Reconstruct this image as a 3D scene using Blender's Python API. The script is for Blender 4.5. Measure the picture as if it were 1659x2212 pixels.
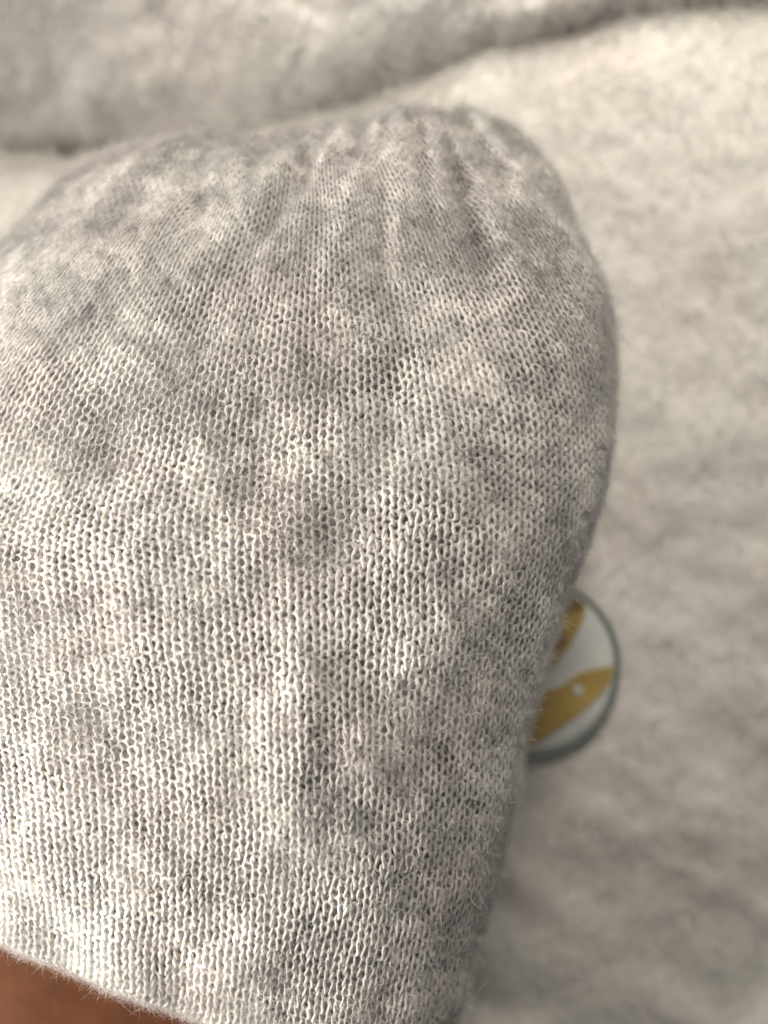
import bpy, math
import numpy as np

# ------------------------------------------------------------------ camera, light, exposure
sc = bpy.context.scene
for o in list(bpy.data.objects):
    bpy.data.objects.remove(o)
R = math.radians
HALF = math.tan(R(20.0))
CAMZ = 0.245
cd = bpy.data.cameras.new("camera")
cam = bpy.data.objects.new("camera", cd)
sc.collection.objects.link(cam)
cam.location = (0, 0, CAMZ)
cd.sensor_fit = 'HORIZONTAL'
cd.sensor_width = 36
cd.lens = 18 / HALF
cd.clip_start = 0.005
cd.clip_end = 10
cd.dof.use_dof = True
cd.dof.focus_distance = 0.187
cd.dof.aperture_fstop = 6.3
sc.camera = cam

w = bpy.data.worlds.new("World")
sc.world = w
w.use_nodes = True
bg = w.node_tree.nodes['Background']
bg.inputs[0].default_value = (1.0, 0.95, 0.90, 1)
bg.inputs[1].default_value = 0.16


def lamp(name, loc, target, size, power, col):
    from mathutils import Vector
    l = bpy.data.lights.new(name, 'AREA')
    l.shape = 'DISK'
    l.size = size
    l.energy = power
    l.color = col
    o = bpy.data.objects.new(name, l)
    o.location = loc
    o.rotation_euler = (Vector(target) - Vector(loc)).to_track_quat('-Z', 'Y').to_euler()
    sc.collection.objects.link(o)
    return o


lamp("key_lamp", (0.07, 0.36, 0.27), (0.05, 0.16, 0), 0.13, 0.59, (1.0, 0.915, 0.80)).data.spread = R(82)  # main light placed close overhead and narrowed so the blanket dims lower down
lamp("left_fill", (-0.35, -0.06, 0.20), (-0.045, -0.085, 0.03), 0.14, 0.88, (1.0, 0.92, 0.82)).data.spread = R(70)  # added unseen fill light, brightens the lower left of the cap

sc.view_settings.view_transform = 'Standard'
sc.view_settings.look = 'None'
sc.view_settings.exposure = 0.0
sc.view_settings.gamma = 1.0

# ------------------------------------------------------------------ helpers
rng = np.random.default_rng(7)


def px(x, y, z):
    """point at height z seen at (x, y) of a 1659 x 2212 view of the photo"""
    k = HALF * (CAMZ - z) / 829.5
    return np.array([(x - 829.5) * k, (1106 - y) * k, z])


def catmull(pts, n):
    """pts: list of (v, x, y, z...) keyed by v in 0..1 ; returns n samples"""
    pts = np.array(pts, float)
    vs = pts[:, 0]
    t = np.linspace(vs[0], vs[-1], n)
    out = np.zeros((n, pts.shape[1] - 1))
    m = np.gradient(pts[:, 1:], vs, axis=0)
    i = np.clip(np.searchsorted(vs, t, side='right') - 1, 0, len(vs) - 2)
    h = (vs[i + 1] - vs[i])[:, None]
    s = ((t - vs[i])[:, None]) / h
    h00 = 2 * s**3 - 3 * s**2 + 1
    h10 = s**3 - 2 * s**2 + s
    h01 = -2 * s**3 + 3 * s**2
    h11 = s**3 - s**2
    return h00 * pts[i, 1:] + h10 * h * m[i] + h01 * pts[i + 1, 1:] + h11 * h * m[i + 1]


_perm = rng.random((256, 256))


def vnoise(x, y, seed=0):
    x = np.asarray(x, float) + seed * 17.31
    y = np.asarray(y, float) + seed * 9.77
    xi = np.floor(x).astype(int)
    yi = np.floor(y).astype(int)
    fx = x - xi
    fy = y - yi
    fx = fx * fx * (3 - 2 * fx)
    fy = fy * fy * (3 - 2 * fy)
    g = lambda a, b: _perm[a & 255, b & 255]
    return ((g(xi, yi) * (1 - fx) + g(xi + 1, yi) * fx) * (1 - fy)
            + (g(xi, yi + 1) * (1 - fx) + g(xi + 1, yi + 1) * fx) * fy) * 2 - 1


def fbm(x, y, seed=0, octaves=4):
    s = 0
    a = 1.0
    for k in range(octaves):
        s = s + a * vnoise(x * 2**k, y * 2**k, seed + k * 3)
        a *= 0.5
    return s / 1.6


def link(o, parent=None):
    sc.collection.objects.link(o)
    if parent:
        o.parent = parent
    return o


def mesh_obj(name, verts, faces, mat, parent=None, smooth=True):
    """faces: int array (n, 4) or (n, 3), or list"""
    me = bpy.data.meshes.new(name)
    if isinstance(faces, np.ndarray):
        n, k = faces.shape
        me.vertices.add(len(verts))
        me.vertices.foreach_set('co', np.asarray(verts, np.float32).ravel())
        me.loops.add(n * k)
        me.loops.foreach_set('vertex_index', faces.astype(np.int32).ravel())
        me.polygons.add(n)
        me.polygons.foreach_set('loop_start', np.arange(0, n * k, k, dtype=np.int32))
        me.polygons.foreach_set('loop_total', np.full(n, k, np.int32))
        me.update(calc_edges=True)
        me.validate()
    else:
        me.from_pydata([tuple(map(float, v)) for v in verts], [], faces)
    if smooth:
        me.polygons.foreach_set('use_smooth', np.ones(len(me.polygons), bool))
    me.materials.append(mat)
    return link(bpy.data.objects.new(name, me), parent)


def empty(name, loc=(0, 0, 0)):
    o = bpy.data.objects.new(name, None)
    o.empty_display_size = 0.01
    o.location = loc
    return link(o)


def thing(o, label, cat, group=None):
    o['label'] = label
    o['category'] = cat
    if group:
        o['group'] = group
    return o


def grid_faces(nv, nu, closed_u=False):
    a = np.arange(nv * nu).reshape(nv, nu)
    if closed_u:
        b = np.roll(a, -1, axis=1)
        return np.stack([a[:-1], b[:-1], b[1:], a[1:]], -1).reshape(-1, 4)
    return np.stack([a[:-1, :-1], a[:-1, 1:], a[1:, 1:], a[1:, :-1]], -1).reshape(-1, 4)


def hair_obj(name, pts, rad, mat, parent=None):
    """pts: (n, k, 3) strands; rad: root radius"""
    n, k, _ = pts.shape
    hc = bpy.data.hair_curves.new(name)
    hc.add_curves([k] * n)
    hc.attributes['position'].data.foreach_set('vector', pts.astype(np.float32).ravel())
    ra = hc.attributes.get('radius') or hc.attributes.new('radius', 'FLOAT', 'POINT')
    prof = np.linspace(1.0, 0.45, k)[None, :] * (np.asarray(rad).reshape(-1, 1) if np.ndim(rad) else rad)
    ra.data.foreach_set('value', np.broadcast_to(prof, (n, k)).astype(np.float32).ravel())
    hc.materials.append(mat)
    return link(bpy.data.objects.new(name, hc), parent)


# ------------------------------------------------------------------ materials
def mat_new(name):
    m = bpy.data.materials.new(name)
    m.use_nodes = True
    nt = m.node_tree
    return m, nt, nt.nodes['Principled BSDF']


def noise(nt, scale, detail=4, rough=0.55, vec=None, dist=0.0):
    n = nt.nodes.new('ShaderNodeTexNoise')
    n.inputs['Scale'].default_value = scale
    n.inputs['Detail'].default_value = detail
    n.inputs['Roughness'].default_value = rough
    n.inputs['Distortion'].default_value = dist
    if vec is None:
        g = nt.nodes.new('ShaderNodeNewGeometry')
        vec = g.outputs['Position']
    nt.links.new(vec, n.inputs['Vector'])
    return n


def ramp(nt, src, stops):
    r = nt.nodes.new('ShaderNodeValToRGB')
    el = r.color_ramp.elements
    while len(el) < len(stops):
        el.new(0.5)
    for e, (p, c) in zip(el, stops):
        e.position = p
        e.color = (*c, 1)
    nt.links.new(src, r.inputs[0])
    return r


def mix(nt, kind, fac, a, b):
    m = nt.nodes.new('ShaderNodeMix')
    m.data_type = 'RGBA'
    m.blend_type = kind
    for sock, v in ((m.inputs[0], fac), (m.inputs[6], a), (m.inputs[7], b)):
        if isinstance(v, (int, float)):
            sock.default_value = v
        elif isinstance(v, tuple):
            sock.default_value = (*v, 1)
        else:
            nt.links.new(v, sock)
    return m.outputs[2]


def bump(nt, bsdf, src, strength, dist):
    b = nt.nodes.new('ShaderNodeBump')
    b.inputs['Strength'].default_value = strength
    b.inputs['Distance'].default_value = dist
    nt.links.new(src, b.inputs['Height'])
    nt.links.new(b.outputs[0], bsdf.inputs['Normal'])


def wool(name, dark, light, tints=0.3, bright=1.0, fine=1.0):
    m, nt, bs = mat_new(name)
    tc = nt.nodes.new('ShaderNodeNewGeometry')
    mp = nt.nodes.new('ShaderNodeVectorMath')
    mp.operation = 'MULTIPLY'
    mp.inputs[1].default_value = (1.0, 0.62, 1.0)
    nt.links.new(tc.outputs['Position'], mp.inputs[0])
    big = noise(nt, 115, 5, 0.72, vec=mp.outputs[0])
    c = ramp(nt, big.outputs[0], [(0.36, dark), (0.52, tuple(0.5 * (a + b) for a, b in zip(dark, light))), (0.64, light)])
    mid = noise(nt, 330, 4, 0.68)
    c2 = mix(nt, 'MULTIPLY', 0.75, c.outputs[0], ramp(nt, mid.outputs[0], [(0.38, (0.68, 0.68, 0.69)), (0.54, (1, 1, 1))]).outputs[0])
    hue = noise(nt, 34, 2, 0.5)
    h = ramp(nt, hue.outputs[0], [(0.36, (0.93, 0.97, 0.98)), (0.5, (1, 1, 1)), (0.64, (1.0, 0.93, 0.93))])
    c3 = mix(nt, 'MULTIPLY', tints, c2, h.outputs[0])
    fi = noise(nt, 3000 * fine, 2, 0.6)
    c4 = mix(nt, 'MULTIPLY', 0.6, c3, ramp(nt, fi.outputs[0], [(0.36, (0.6, 0.6, 0.6)), (0.6, (1, 1, 1))]).outputs[0])
    nt.links.new(c4, bs.inputs['Base Color'])
    bs.inputs['Roughness'].default_value = 0.75
    bs.inputs['Specular IOR Level'].default_value = 0.25
    bs.inputs['Sheen Weight'].default_value = 0.25
    bs.inputs['Sheen Roughness'].default_value = 0.5
    bump(nt, bs, fi.outputs[0], 0.6, 0.0003)
    return m


M_YARN = wool("yarn_wool", (0.52, 0.505, 0.49), (0.89, 0.865, 0.825))
M_FIBRE = wool("fibre_wool", (0.60, 0.59, 0.58), (0.91, 0.89, 0.86))
M_FIBRE.node_tree.nodes['Principled BSDF'].inputs['Roughness'].default_value = 0.38
M_FIBRE.node_tree.nodes['Principled BSDF'].inputs['Specular IOR Level'].default_value = 0.5
_nt = M_FIBRE.node_tree
_bs = _nt.nodes['Principled BSDF']
_tr = _nt.nodes.new('ShaderNodeBsdfTranslucent')
_nt.links.new(_bs.inputs['Base Color'].links[0].from_socket, _tr.inputs[0])
_mx = _nt.nodes.new('ShaderNodeMixShader')
_mx.inputs[0].default_value = 0.4
_nt.links.new(_bs.outputs[0], _mx.inputs[1])
_nt.links.new(_tr.outputs[0], _mx.inputs[2])
_nt.links.new(_mx.outputs[0], _nt.nodes['Material Output'].inputs[0])
M_LINING = wool("lining_wool", (0.32, 0.315, 0.315), (0.90, 0.875, 0.84), fine=0.5)


def plush(name, dark, light):
    m, nt, bs = mat_new(name)
    tc = nt.nodes.new('ShaderNodeNewGeometry')
    mp = nt.nodes.new('ShaderNodeVectorMath')
    mp.operation = 'MULTIPLY'
    mp.inputs[1].default_value = (0.55, 1.0, 1.0)
    nt.links.new(tc.outputs['Position'], mp.inputs[0])
    n1 = noise(nt, 60, 4, 0.5, vec=mp.outputs[0], dist=0.5)
    c = ramp(nt, n1.outputs[0], [(0.35, dark), (0.65, light)])
    hue = noise(nt, 30, 2, 0.5)
    h = ramp(nt, hue.outputs[0], [(0.38, (0.97, 0.985, 0.96)), (0.5, (1, 1, 1)), (0.62, (1.0, 0.955, 0.945))])
    c2 = mix(nt, 'MULTIPLY', 0.45, c.outputs[0], h.outputs[0])
    nt.links.new(c2, bs.inputs['Base Color'])
    bs.inputs['Roughness'].default_value = 0.9
    bs.inputs['Specular IOR Level'].default_value = 0.1
    bs.inputs['Sheen Weight'].default_value = 0.2
    fi = noise(nt, 900, 4, 0.6)
    bump(nt, bs, fi.outputs[0], 0.5, 0.0010)
    return m


M_BLANKET = plush("blanket_plush", (0.62, 0.605, 0.575), (0.69, 0.675, 0.64))
M_CUSHION = plush("cushion_plush", (0.46, 0.455, 0.445), (0.64, 0.63, 0.60))

M_SKIN, nt, bs = mat_new("brown_skin")
n1 = noise(nt, 120, 5, 0.6)
c = ramp(nt, n1.outputs[0], [(0.35, (0.050, 0.018, 0.008)), (0.65, (0.072, 0.027, 0.012))])
nt.links.new(c.outputs[0], bs.inputs['Base Color'])
bs.inputs['Roughness'].default_value = 0.62
bs.inputs['Specular IOR Level'].default_value = 0.10
bs.inputs['Subsurface Weight'].default_value = 0.25
bs.inputs['Subsurface Radius'].default_value = (1, 0.35, 0.2)
bs.inputs['Subsurface Scale'].default_value = 0.002
v = nt.nodes.new('ShaderNodeTexVoronoi')
v.inputs['Scale'].default_value = 1600
g = nt.nodes.new('ShaderNodeNewGeometry')
nt.links.new(g.outputs['Position'], v.inputs['Vector'])
bump(nt, bs, v.outputs['Distance'], 0.15, 0.0001)


def flat(name, a, b, rough=0.6, scale=150):
    m, nt, bs = mat_new(name)
    n1 = noise(nt, scale, 4, 0.6)
    c = ramp(nt, n1.outputs[0], [(0.35, a), (0.65, b)])
    nt.links.new(c.outputs[0], bs.inputs['Base Color'])
    bs.inputs['Roughness'].default_value = rough
    return m


M_WHITE = flat("badge_white", (0.54, 0.56, 0.55), (0.62, 0.635, 0.615))
M_GOLD = flat("badge_gold", (0.34, 0.235, 0.065), (0.45, 0.32, 0.10), scale=80)
M_GOLDDK = flat("badge_brown", (0.17, 0.10, 0.035), (0.24, 0.14, 0.05))
M_RING = flat("badge_ring_blue_grey", (0.15, 0.18, 0.175), (0.21, 0.24, 0.23))

# ------------------------------------------------------------------ cap surface
ZB = 0.030           # height of the widest line
NV, NU = 520, 420


def key(v, x, y, z):
    return (v, *px(x, y, z))


# left and right outlines and the ridge of the cap, crown (v = 0) to hem (v = 1)
Lk = [key(-0.16, 330, 480, 0.004), key(-0.07, 215, 390, 0.014), key(0.0, 150, 400, 0.024), key(0.10, -20, 575, ZB), key(0.22, -150, 800, ZB),
      key(0.40, -270, 1120, ZB), (0.60, *px(-330, 1390, ZB)), key(0.80, -350, 1610, ZB), key(1.0, -345, 1815, ZB), key(1.12, -330, 1925, ZB)]
Rk = [key(-0.16, 960, 400, 0.004), key(-0.07, 1040, 330, 0.014), key(0.0, 1100, 290, 0.024), key(0.10, 1208, 450, ZB), key(0.22, 1284, 650, ZB),
      key(0.40, 1281, 980, ZB), key(0.60, 1128, 1400, ZB), key(0.80, 1028, 1850, ZB), key(1.0, 935, 2290, ZB), key(1.12, 925, 2540, ZB)]
Mk = [key(-0.16, 640, 420, 0.006), key(-0.07, 640, 300, 0.020), key(0.0, 640, 285, 0.036), key(0.10, 635, 430, 0.0515), key(0.22, 620, 680, 0.0575),
      key(0.40, 590, 1060, 0.0615), key(0.60, 530, 1480, 0.0635), key(0.80, 450, 1850, 0.063), key(1.0, 352, 2150, 0.0595), key(1.12, 300, 2325, 0.056)]
Lc, Rc, Mc = catmull(Lk, NV), catmull(Rk, NV), catmull(Mk, NV)
VS = np.linspace(Lk[0][0], Lk[-1][0], NV)

# arc length table for the cross section angle
th = np.linspace(R(-62), R(242), 2000)
ax, bz = 0.070, 0.036
dl = np.hypot(ax * np.sin(th), bz * np.cos(th))
s = np.concatenate([[0], np.cumsum(0.5 * (dl[1:] + dl[:-1]) * np.diff(th))])
CIRC = s[-1]
US = np.linspace(0, 1, NU)
theta = np.interp(US * CIRC, s, th)[::-1]      # u = 0 on the left


def surface(inset=0.0, folds=True):
    C = 0.5 * (Lc + Rc)
    A = 0.5 * (Rc - Lc)
    B = Mc - C
    ct = np.cos(theta)
    stt = np.sin(theta)
    # a slightly squared arch: fuller shoulders than an ellipse
    sq = np.sign(stt) * np.abs(stt) ** 0.86
    P = C[:, None] + A[:, None] * ct[None, :, None] + B[:, None] * sq[None, :, None]
    under = np.clip(-stt, 0, None)[None, :]
    P[..., 2] += 0.004 * under
    gv = np.gradient(P, axis=0)
    gu = np.gradient(P, axis=1)
    N = np.cross(gu, gv)
    N /= np.linalg.norm(N, axis=-1, keepdims=True) + 1e-12
    if N[NV // 2, NU // 2, 2] < 0:
        N = -N
    if folds:
        k = HALF * (CAMZ - 0.055) / 829.5
        X = P[..., 0] / k + 829.5
        Y = 1106 - P[..., 1] / k
        d = np.zeros(X.shape)

        def groove(x0, y0, x1, y1, wid, depth):
            dx, dy = x1 - x0, y1 - y0
            L = math.hypot(dx, dy)
            t = ((X - x0) * dx + (Y - y0) * dy) / L**2
            tc = np.clip(t, 0, 1)
            e = np.hypot(X - x0 - tc * dx, Y - y0 - tc * dy)
            f = np.clip(0.5 - np.abs(t - 0.5) * 0.6, 0, 1) * 2
            return -depth * np.exp(-(e / wid) ** 2) * np.clip(f, 0.3, 1)
        d += groove(800, 300, 830, 640, 40, 0.0034)
        d += groove(830, 560, 860, 930, 48, 0.0014)
        d += groove(985, 240, 1010, 420, 34, 0.0026)
        d += groove(400, 300, 415, 480, 34, 0.0024)
        d += groove(620, 260, 690, 470, 36, 0.0022)
        d += groove(860, 880, 620, 1330, 60, 0.0007)
        d += groove(580, 1400, 640, 1560, 26, 0.0008)
        d += groove(900, 230, 905, 400, 34, 0.0024)
        d += -groove(1080, 330, 1120, 450, 50, 0.0010)
        # pleats fanning down from the gathered crown
        phi = np.arctan2(X - 850, Y + 120)
        rad_ = np.hypot(X - 850, Y + 120)
        fan = np.clip((1020 - rad_) / 500, 0, 1) ** 1.3
        d += fan * 0.0034 * fbm(phi * 6.5 + 3, rad_ / 700, 5, 3)
        wob = 1.6 * fbm(phi * 5, rad_ / 500, 9, 2)
        amp = 0.5 + 0.8 * np.clip(fbm(phi * 6, rad_ / 300, 19, 2) + 0.3, 0, 1)
        d += np.clip((1000 - rad_) / 450, 0, 1) * amp * 0.0009 * np.cos(phi * 34 + wob)
        d += 0.0010 * fbm(X / 170, Y / 190, 11, 3)
        yy = Y + 0.10 * (X - 500) - 980          # a shallow slack across the middle
        d -= 0.0030 * np.exp(-(yy / 120) ** 2) * np.clip((950 - X) / 400, 0, 1)
        d += 0.0014 * np.exp(-((X - 640) / 60) ** 2) * np.exp(-((Y - 1500) / 260) ** 2)
        P = P + N * d[..., None]
    if inset:
        P = P - N * inset
    return P, N


P0, N0 = surface()


def sample(F, u, v):
    """bilinear lookup of field F (NV, NU, 3) at u in 0..1, v in key units"""
    a = np.clip((v - VS[0]) / (VS[-1] - VS[0]) * (NV - 1), 0, NV - 1.001)
    b = np.clip(u * (NU - 1), 0, NU - 1.001)
    i = a.astype(int)
    j = b.astype(int)
    fa = (a - i)[..., None]
    fb = (b - j)[..., None]
    return (F[i, j] * (1 - fa) * (1 - fb) + F[i + 1, j] * fa * (1 - fb)
            + F[i, j + 1] * (1 - fa) * fb + F[i + 1, j + 1] * fa * fb)


# course positions: even steps of arc length along the ridge
ridge = P0[:, NU // 2]
rl = np.concatenate([[0], np.cumsum(np.linalg.norm(np.diff(ridge, axis=0), axis=1))])
H = 0.00170           # course height
WALE = 0.00280        # wale width
i_hem = np.searchsorted(VS, 1.0)
hem_len = rl[i_hem]
NC = int(hem_len / H)
NW = int(CIRC / WALE)


def v_of_row(r):
    """row number counted up from the hem -> v"""
    return np.interp(hem_len - np.asarray(r, float) * H, rl, VS)


def frames(u, v):
    p = sample(P0, u, v)
    n = sample(N0, u, v)
    n /= np.linalg.norm(n, axis=-1, keepdims=True)
    return p, n


ROLL = 0.0038


def place(u, row, lift):
    """u 0..1, row (float, counted up from the hem; negative rows wrap round the rolled hem), lift along the normal"""
    row = np.asarray(row, float)
    rp = np.maximum(row, 0)
    v = v_of_row(rp)
    p, n = frames(u, v)
    q, _ = frames(u, v_of_row(rp + 0.5))
    t = p - q
    t /= np.linalg.norm(t, axis=-1, keepdims=True) + 1e-12
    a = np.clip(-row, 0, None) * H / ROLL
    # circle that leaves the surface tangentially and turns in under it
    c = p - n * ROLL
    pr = c + ROLL * (n * np.cos(a)[..., None] + t * np.sin(a)[..., None])
    nr = n * np.cos(a)[..., None] + t * np.sin(a)[..., None]
    return pr + nr * np.asarray(lift)[..., None], nr


def tube_mesh(paths, norms, rad, sides=5):
    """paths (m, k, 3) open tubes -> verts, faces. rad (m, k)"""
    m, k, _ = paths.shape
    T = np.gradient(paths, axis=1)
    T /= np.linalg.norm(T, axis=-1, keepdims=True) + 1e-12
    Bn = np.cross(T, norms)
    Bn /= np.linalg.norm(Bn, axis=-1, keepdims=True) + 1e-12
    Nn = np.cross(Bn, T)
    ang = np.arange(sides) * 2 * math.pi / sides
    V = (paths[:, :, None] + rad[:, :, None, None] * (Bn[:, :, None] * np.cos(ang)[None, None, :, None]
                                                      + Nn[:, :, None] * np.sin(ang)[None, None, :, None]))
    idx = np.arange(m * k * sides).reshape(m, k, sides)
    nxt = np.roll(idx, -1, axis=2)
    F = np.stack([idx[:, :-1], nxt[:, :-1], nxt[:, 1:], idx[:, 1:]], -1).reshape(-1, 4)
    return V.reshape(-1, 3), F


SEG = 18
KX = int(0.42 * NW)     # spare wales either side, which come into view towards the crown
jit_r, jit_u = rng.normal(0, 1, (NC + 20, NW + 2 * KX + 4)), rng.normal(0, 1, (NC + 20, NW + 2 * KX + 4))
jit_s = rng.normal(0, 1, (NC + 20, NW + 2 * KX + 4))


def course(r):
    """one course of jersey loops"""
    n = (NW + 2 * KX) * SEG + 1
    t = np.linspace(0, (NW + 2 * KX) * 2 * math.pi, n)
    k = t / (2 * math.pi)
    a = 0.185

    def J(tab, off=0.0):
        kk = k + off
        i = kk.astype(int)
        f = kk - i
        f = f * f * (3 - 2 * f)
        return tab[r + 8, i] * (1 - f) + tab[r + 8, i + 1] * f
    sag = 0.28 * fbm(k / 9.0, np.full_like(k, r / 7.0), 21, 2)
    row = r + (1.0 + 0.09 * J(jit_s)) * np.cos(t) * 0.76 + 0.09 * J(jit_r, .5) + sag
    u = (k - KX + (a + 0.02 * J(jit_s, .3)) * np.sin(2 * t) + 0.05 * J(jit_u, .2) + 0.16 * fbm(np.full_like(k, r / 5.0), k / 6.0, 33, 2)) / NW
    # the wales draw together towards the crown
    q = np.clip((v_of_row(np.maximum(row, 0)) + 0.05) / 0.50, 0, 1)
    us = u + 0.42 * (1 - q * q * (3 - 2 * q)) * (0.52 - u)
    # and hang straight below the slack
    us = us + 0.14 * (np.sqrt((v_of_row(np.maximum(row, 0)) - 0.42) ** 2 + 0.01) + v_of_row(np.maximum(row, 0)) - 0.42) * 0.5
    ok = (us > 0.0) & (us < 1.0)
    lift = -0.00015 * np.cos(2 * t) + 0.00010 * J(jit_u)
    pr, nr = place(np.clip(us, 0, 1), row, lift)
    thick = fbm(k / 8.0, np.full_like(k, r / 12.0), 41, 3)
    rad = 0.00036 * (1 + 0.42 * thick + 0.10 * J(jit_r) + 0.10 * vnoise(k * 9, np.full_like(k, r * 1.7), 3))
    rad = rad * (1 - 0.25 * (1 - q))
    return pr, nr, rad, ok


cap = thing(empty("knitted_cap", tuple(px(620, 1500, 0.0))),
            "pale grey marled fuzzy fine-knit cap filling the left of the picture, gathered at the crown", "knitted cap")


def build_courses(name, rows):
    pp, nn, rr, kk = zip(*[course(r) for r in rows])
    kk = np.array(kk)
    V, F = tube_mesh(np.array(pp), np.array(nn), np.array(rr))
    good = np.repeat(kk.ravel(), 5)
    F = F[good[F].all(axis=1)]
    used = np.unique(F)
    renum = np.zeros(len(V), int)
    renum[used] = np.arange(len(used))
    V, F = V[used], renum[F]
    o = mesh_obj(name, V - np.array(cap.location), F, M_YARN, cap)
    o['kind'] = 'stuff'
    pp, nn = np.array(pp), np.array(nn)
    tt = np.gradient(pp, axis=1)
    tt /= np.linalg.norm(tt, axis=-1, keepdims=True) + 1e-12
    return pp[kk][::2], nn[kk][::2], tt[kk][::2]


pts_a, nrm_a, tan_a = build_courses("knitted_stitches", range(2, NC - 2))
pts_b, nrm_b, tan_b = build_courses("rolled_hem", range(-6, 2))

# lining: the inner layer of the doubled knit, seen through the stitch holes
PL, NL = surface(inset=0.00080)
keep = VS <= 0.995
# fine ribs of its own
ribs = 0.00022 * np.cos(US * NW * 2 * math.pi * 2)[None, :, None]
VL = (PL + NL * ribs)[keep]
mesh_obj("lining", VL.reshape(-1, 3) - np.array(cap.location), grid_faces(VL.shape[0], NU), M_LINING, cap)


def strands(P, N, n, length, spread, out, k=5, seed=1, curl=0.5, along=None, patchy=False):
    r = np.random.default_rng(seed)
    P = P.reshape(-1, 3)
    N = N.reshape(-1, 3)
    i = r.integers(0, len(P), n)
    if patchy:        # the nap is thicker in some patches than in others
        wgt = 0.5 + 1.1 * fbm(P[i, 0] * 75, P[i, 1] * 75, 51, 3)
        i = i[r.random(n) < np.clip(wgt, 0.12, 1)]
        n = len(i)
    root = P[i] + r.normal(0, spread, (n, 3))
    nn = N[i]
    d = r.normal(0, 1, (n, 3))
    d -= nn * (d * nn).sum(-1, keepdims=True)
    d /= np.linalg.norm(d, axis=-1, keepdims=True)
    if along is not None:
        d = d + along.reshape(-1, 3)[i] * r.choice([-1, 1], (n, 1)) * 1.2
        d /= np.linalg.norm(d, axis=-1, keepdims=True)
    o = np.abs(r.normal(0, out, (n, 1)))
    d = d + nn * o
    d /= np.linalg.norm(d, axis=-1, keepdims=True)
    L = length * r.lognormal(0, 0.45, (n, 1))
    bend = r.normal(0, curl, (n, 3))
    pts = [root]
    for j in range(1, k):
        d = d + (bend + r.normal(0, curl * 0.5, (n, 3))) / (k - 1) - nn * 0.22 * (j / k)
        d /= np.linalg.norm(d, axis=-1, keepdims=True)
        pts.append(pts[-1] + d * L / (k - 1))
    return np.stack(pts, 1)


loc = np.array(cap.location)
S1 = strands(pts_a, nrm_a, 800000, 0.0016, 0.00040, 0.25, seed=3, curl=0.9, along=tan_a, patchy=True)
S2 = strands(pts_a, nrm_a, 520000, 0.0013, 0.00045, 0.9, seed=4, curl=1.0)
side = nrm_a[..., 2].reshape(-1) < 0.62
top_side = pts_a.reshape(-1, 3)[side]
S4 = strands(top_side, nrm_a.reshape(-1, 3)[side], 300000, 0.0013, 0.00045, 0.5, seed=8, curl=1.1)
S5 = strands(pts_a, nrm_a, 7000, 0.0034, 0.0003, 0.9, k=7, seed=9, curl=1.6)
RAD = np.concatenate([np.full(len(S1), 0.000033), np.full(len(S2), 0.000014), np.full(len(S4), 0.000020)])
o = hair_obj("surface_fuzz", np.concatenate([S1, S2, S4]) - loc, RAD, M_FIBRE, cap)
o['kind'] = 'stuff'
o = hair_obj("stray_hairs", S5 - loc, 0.000014, M_FIBRE, cap)
o['kind'] = 'stuff'
S3 = strands(pts_b, nrm_b, 200000, 0.0011, 0.0006, 0.4, seed=5, curl=1.0)
o = hair_obj("hem_fuzz", S3 - loc, 0.000013, M_FIBRE, cap)
o['kind'] = 'stuff'

# ------------------------------------------------------------------ head inside the cap
PS, NS = surface(folds=False)


def head():
    """closed rounded head that carries the cap on to the brow below the hem"""
    n = 220
    vv = np.linspace(0.30, 1.12, n)
    uu = np.linspace(0, 1, 200)
    V, U = np.meshgrid(vv, uu, indexing='ij')
    P, N = sample(PS, U, V), sample(NS, U, V)
    P = P - N * (0.0045 + 0.0045 * np.clip((0.9 - V) / 0.2, 0, 1))[..., None]
    # go on past the hem: the brow bows away from the lens
    last = P[-1]
    cen = last.mean(axis=0)
    direc = (P[-1] - P[-8]).mean(axis=0)
    direc /= np.linalg.norm(direc)
    ext = []
    for i in range(1, 70):
        f = i / 69
        sc_ = math.cos(f * math.pi / 2) ** 0.55
        ext.append(cen + (last - cen) * sc_ + direc * 0.075 * math.sin(f * math.pi / 2))
    first = P[0]
    cf = first.mean(axis=0)
    pre = []
    for i in range(1, 30):
        f = i / 29
        sc_ = math.cos(f * math.pi / 2) ** 0.6
        pre.append(cf + (first - cf) * sc_ - direc * 0.035 * math.sin(f * math.pi / 2))
    A = np.concatenate([np.array(pre[::-1]), P, np.array(ext)])
    F = grid_faces(A.shape[0], A.shape[1], closed_u=True)
    return A.reshape(-1, 3), F


Vh, Fh = head()
h = mesh_obj("person", Vh, Fh, M_SKIN)
thing(h, "brown skin of a person showing below the rolled hem of the grey knitted cap", "person")
# fine skin down at the brow
# ------------------------------------------------------------------ blanket and cushion
crease = np.array([(-900, 300), (-500, 318), (-50, 326), (100, 330), (180, 333), (300, 320), (450, 297), (600, 275), (800, 222),
                   (950, 165), (1050, 120), (1150, 100), (1250, 78), (1350, 45), (1500, 25), (1700, 5), (2100, -40), (2600, -120)], float)
ZC = -0.004
KC = HALF * (CAMZ - ZC) / 829.5
cx = (crease[:, 0] - 829.5) * KC
cy = (1106 - crease[:, 1]) * KC


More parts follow.
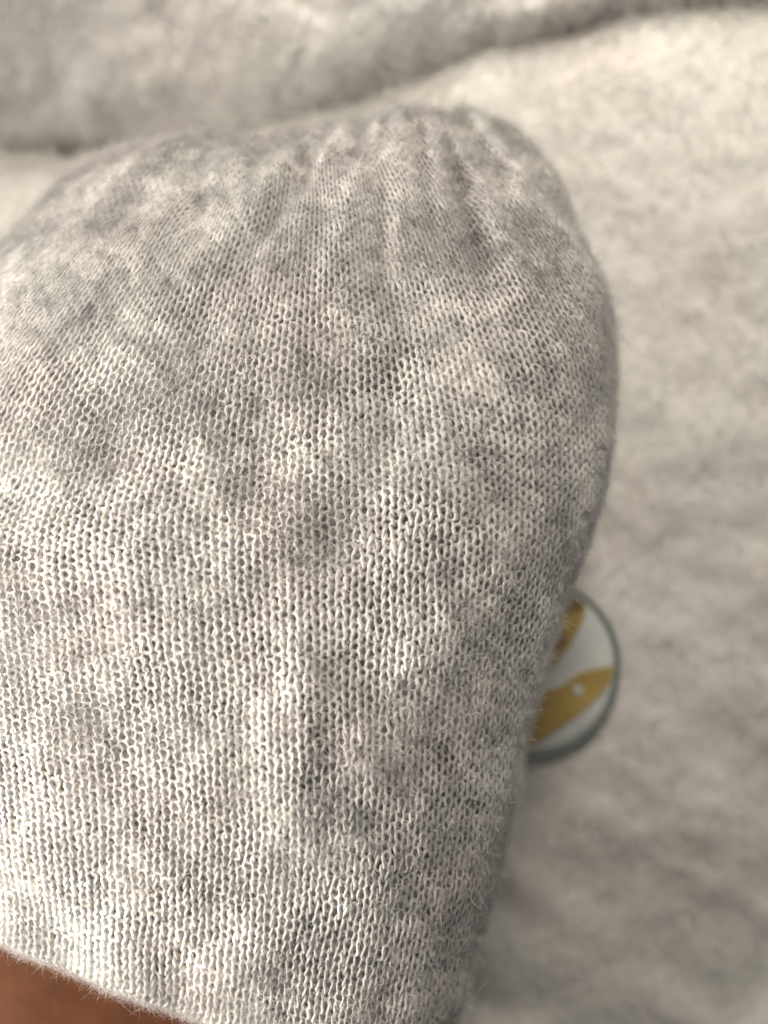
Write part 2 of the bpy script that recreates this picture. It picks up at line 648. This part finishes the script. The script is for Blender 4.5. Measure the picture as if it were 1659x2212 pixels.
def cushion_side(sign, name, depth, r_left, r_right, drop, extent, seed, zoff, mat):
    nx, ny = 620, 520
    X = np.linspace(cx[0], cx[-1], nx)
    base = np.interp(X, cx, cy)
    kern = np.hanning(15)
    kern /= kern.sum()
    bp = np.pad(base, 7, mode='edge')
    base = np.convolve(bp, kern, 'valid') + 0.0012 * fbm(X * 90, X * 0 + seed, seed, 3)
    rr = np.interp(X, [px(100, 0, 0)[0], px(1100, 0, 0)[0]], [r_left, r_right])
    a = np.linspace(0, 1, 90)
    D = []
    Z = []
    q = a * math.pi / 2
    # quarter roll out of the crease, then the open top
    for i in range(90):
        D.append(rr * (1 - math.cos(q[i])))
        Z.append(-drop * (1 - math.sin(q[i])) * (rr / max(r_left, r_right)) ** 0.5)
    rest = np.linspace(0, 1, ny - 90 + 1)[1:] ** 1.15
    for f in rest:
        D.append(rr + f * (extent - rr))
        Z.append(np.zeros_like(X))
    D = np.array(D)
    Z = np.array(Z)
    # tucked skirt that goes down inside the crease
    D = np.concatenate([np.zeros((1, nx)) + 0.0002, D])
    Z = np.concatenate([Z[:1] - 0.02, Z])
    XX = np.broadcast_to(X, D.shape).copy()
    YY = base[None] + sign * (D + 0.0004)
    fade = np.clip(D / 0.012, 0.12, 1)
    Z = Z + zoff
    Z += fade * 0.0011 * fbm(XX * 70 + seed, YY * 85, seed, 4)
    if sign < 0:      # soft slanting folds of the blanket, towards the lower right
        q = (XX * 0.55 + YY * 0.9)
        ww = np.clip((-YY + 0.0) / 0.07, 0, 1)
        Z += ww * 0.0034 * fbm(q * 62, (XX - YY * 0.6) * 16, 8, 2)
        Z += 0.0015 * fbm(q * 30, (XX - YY * 0.6) * 14, 15, 2)
    else:
        Z += 0.004 * np.clip(D / 0.04, 0, 1) + fade * 0.0034 * fbm(XX * 60 + YY * 20, YY * 60 - XX * 20, seed + 2, 3)
        Z += 0.0009 * fade * fbm(XX * 160, YY * 90, seed + 4, 2)
    if sign < 0:      # pressed flat under the badge
        b = px(1146, 1440, 0.002)
        Z *= 1 - np.exp(-(np.hypot(XX - b[0], YY - b[1]) / 0.027) ** 6)
    P = np.stack([XX, YY, Z], -1)
    # underside and rim close the body
    bot = P.copy()
    bot[..., 2] = zoff - depth
    n = P.shape[0]
    idx_top = grid_faces(n, nx)
    V = P.reshape(-1, 3)
    rim = []
    border = np.concatenate([np.arange(nx), (np.arange(1, n) * nx + nx - 1), ((n - 1) * nx + np.arange(nx - 2, -1, -1)), (np.arange(n - 2, 0, -1) * nx)])
    low = V[border].copy()
    low[:, 2] = zoff - depth
    nb = len(border)
    li = len(V) + np.arange(nb)
    F = np.stack([border, np.roll(border, -1), np.roll(li, -1), li], -1)
    if sign > 0:
        pass
    o = mesh_obj(name, np.concatenate([V, low]), np.concatenate([idx_top, F]), mat)
    NN = np.cross(np.gradient(P, axis=1), np.gradient(P, axis=0))
    NN /= np.linalg.norm(NN, axis=-1, keepdims=True) + 1e-12
    NN[NN[..., 2] < 0] *= -1
    return o, P, NN


bl, PB, NB = cushion_side(-1, "blanket", 0.04, 0.0060, 0.0035, 0.014, 0.42, 2, 0.0, M_BLANKET)
thing(bl, "pale cream grey plush blanket lying flat under the knitted cap and the round badge", "blanket")
cu, PC, NCu = cushion_side(1, "cushion", 0.04, 0.0420, 0.0050, 0.036, 0.16, 6, 0.004, M_CUSHION)
thing(cu, "soft pale grey plush cushion across the top, beyond the dark crease", "cushion")


def plush_fuzz(name, P, N, n, parent, mat, seed):
    m = (np.abs(P[..., 0]) < 0.115) & (np.abs(P[..., 1]) < 0.15)
    pts, nn = P[m], N[m]
    S = strands(pts, nn, n, 0.0026, 0.0006, 0.6, k=4, seed=seed, curl=0.7)
    o = hair_obj(name, S, 0.00004, mat, parent)
    o['kind'] = 'stuff'


plush_fuzz("blanket_pile", PB, NB, 90000, bl, M_BLANKET, 12)
plush_fuzz("cushion_pile", PC, NCu, 40000, cu, M_CUSHION, 13)

# ------------------------------------------------------------------ round badge
ZD = 0.0022


def cp(x, y, z=ZD):
    """from the enlarged crop of the badge to the place"""
    return px((1950 + x / 2.765) / 1.8228, (2250 + y / 2.765) / 1.8228 - 27, z)


bc = px(1146, 1440, ZD)
br = 188 * HALF * (CAMZ - ZD) / 829.5
br *= 1.02
badge = thing(empty("round_badge", tuple(bc)),
              "round white badge with gold shapes and a blue-grey rim, half hidden under the cap", "badge")


def disc(name, r0, r1, z0, z1, mat, bevel=0.0004, n=96):
    """lathed ring or disc"""
    prof = [(r0, z0), (r1, z0), (r1, z1 - bevel), (r1 - bevel * 0.3, z1 - bevel * 0.3), (r1 - bevel, z1), (r0 + (bevel if r0 > 0 else 0), z1)]
    if r0 > 0:
        prof += [(r0, z1 - bevel)]
    an = np.arange(n) * 2 * math.pi / n
    V = np.array([[(r * math.cos(a), r * math.sin(a), z) for a in an] for r, z in prof])
    m = len(prof)
    if r0 > 0:
        V = np.concatenate([V, V[:1]])
        m += 1
    return mesh_obj(name, V.reshape(-1, 3), grid_faces(m, n, closed_u=True), mat, badge)


disc("face", 0.00001, br - 0.0010, -0.0012, 0.0, M_WHITE)
disc("rim", br - 0.0009, br + 0.0005, -0.0014, 0.0004, M_RING, bevel=0.0007)


def slab(name, pts, z0, z1, mat, parent, org, inside=None):
    """smooth closed outline with a little thickness"""
    pts = np.array([p[:2] for p in pts]) - org[:2]
    n = len(pts)
    out = []
    for i in range(n):
        p0, p1, p2, p3 = pts[i - 1], pts[i], pts[(i + 1) % n], pts[(i + 2) % n]
        for s_ in np.arange(0, 1, 0.2):
            out.append(0.5 * (2 * p1 + (p2 - p0) * s_ + (2 * p0 - 5 * p1 + 4 * p2 - p3) * s_**2 + (-p0 + 3 * p1 - 3 * p2 + p3) * s_**3))
    out = np.array(out)
    if inside is not None:
        rr = np.linalg.norm(out, axis=1, keepdims=True)
        out = out * np.minimum(1, inside / np.maximum(rr, 1e-9))
    k = len(out)
    V = [(x, y, z0) for x, y in out] + [(x, y, z1) for x, y in out]
    F = [list(range(k))[::-1], list(range(k, 2 * k))] + [[i, (i + 1) % k, k + (i + 1) % k, k + i] for i in range(k)]
    return mesh_obj(name, V, F, mat, parent, smooth=False)


lim = br - 0.0015
slab("gold_shape", [cp(*p) for p in [(200, 2030), (290, 1640), (400, 1480), (700, 1390), (930, 1240), (1130, 1190), (1310, 1170),
                                      (1260, 1310), (1130, 1480), (900, 1690), (620, 1890), (400, 2020)]], 0.0001, 0.0005, M_GOLD, badge, bc, lim)
slab("gold_shape", [cp(*p) for p in [(860, 330), (980, 420), (960, 640), (880, 800), (800, 950), (700, 1060), (610, 1180), (490, 1240), (380, 1330),
                                      (120, 1250), (300, 700), (600, 380)]], 0.0001, 0.0005, M_GOLD, badge, bc, lim)
slab("dark_tip", [cp(*p) for p in [(780, 320), (900, 290), (1030, 430), (930, 520), (760, 560), (640, 500)]], 0.0006, 0.0010, M_GOLDDK, badge, bc, lim)
slab("dark_spot", [cp(*p) for p in [(690, 800), (760, 850), (740, 920), (640, 990), (520, 980), (500, 880), (590, 820)]], 0.0006, 0.0009, M_GOLDDK, badge, bc, lim)
slab("white_spot", [cp(*p) for p in [(840, 1385), (895, 1375), (950, 1400), (935, 1440), (895, 1490), (860, 1440)]], 0.0006, 0.0009, M_WHITE, badge, bc, lim)
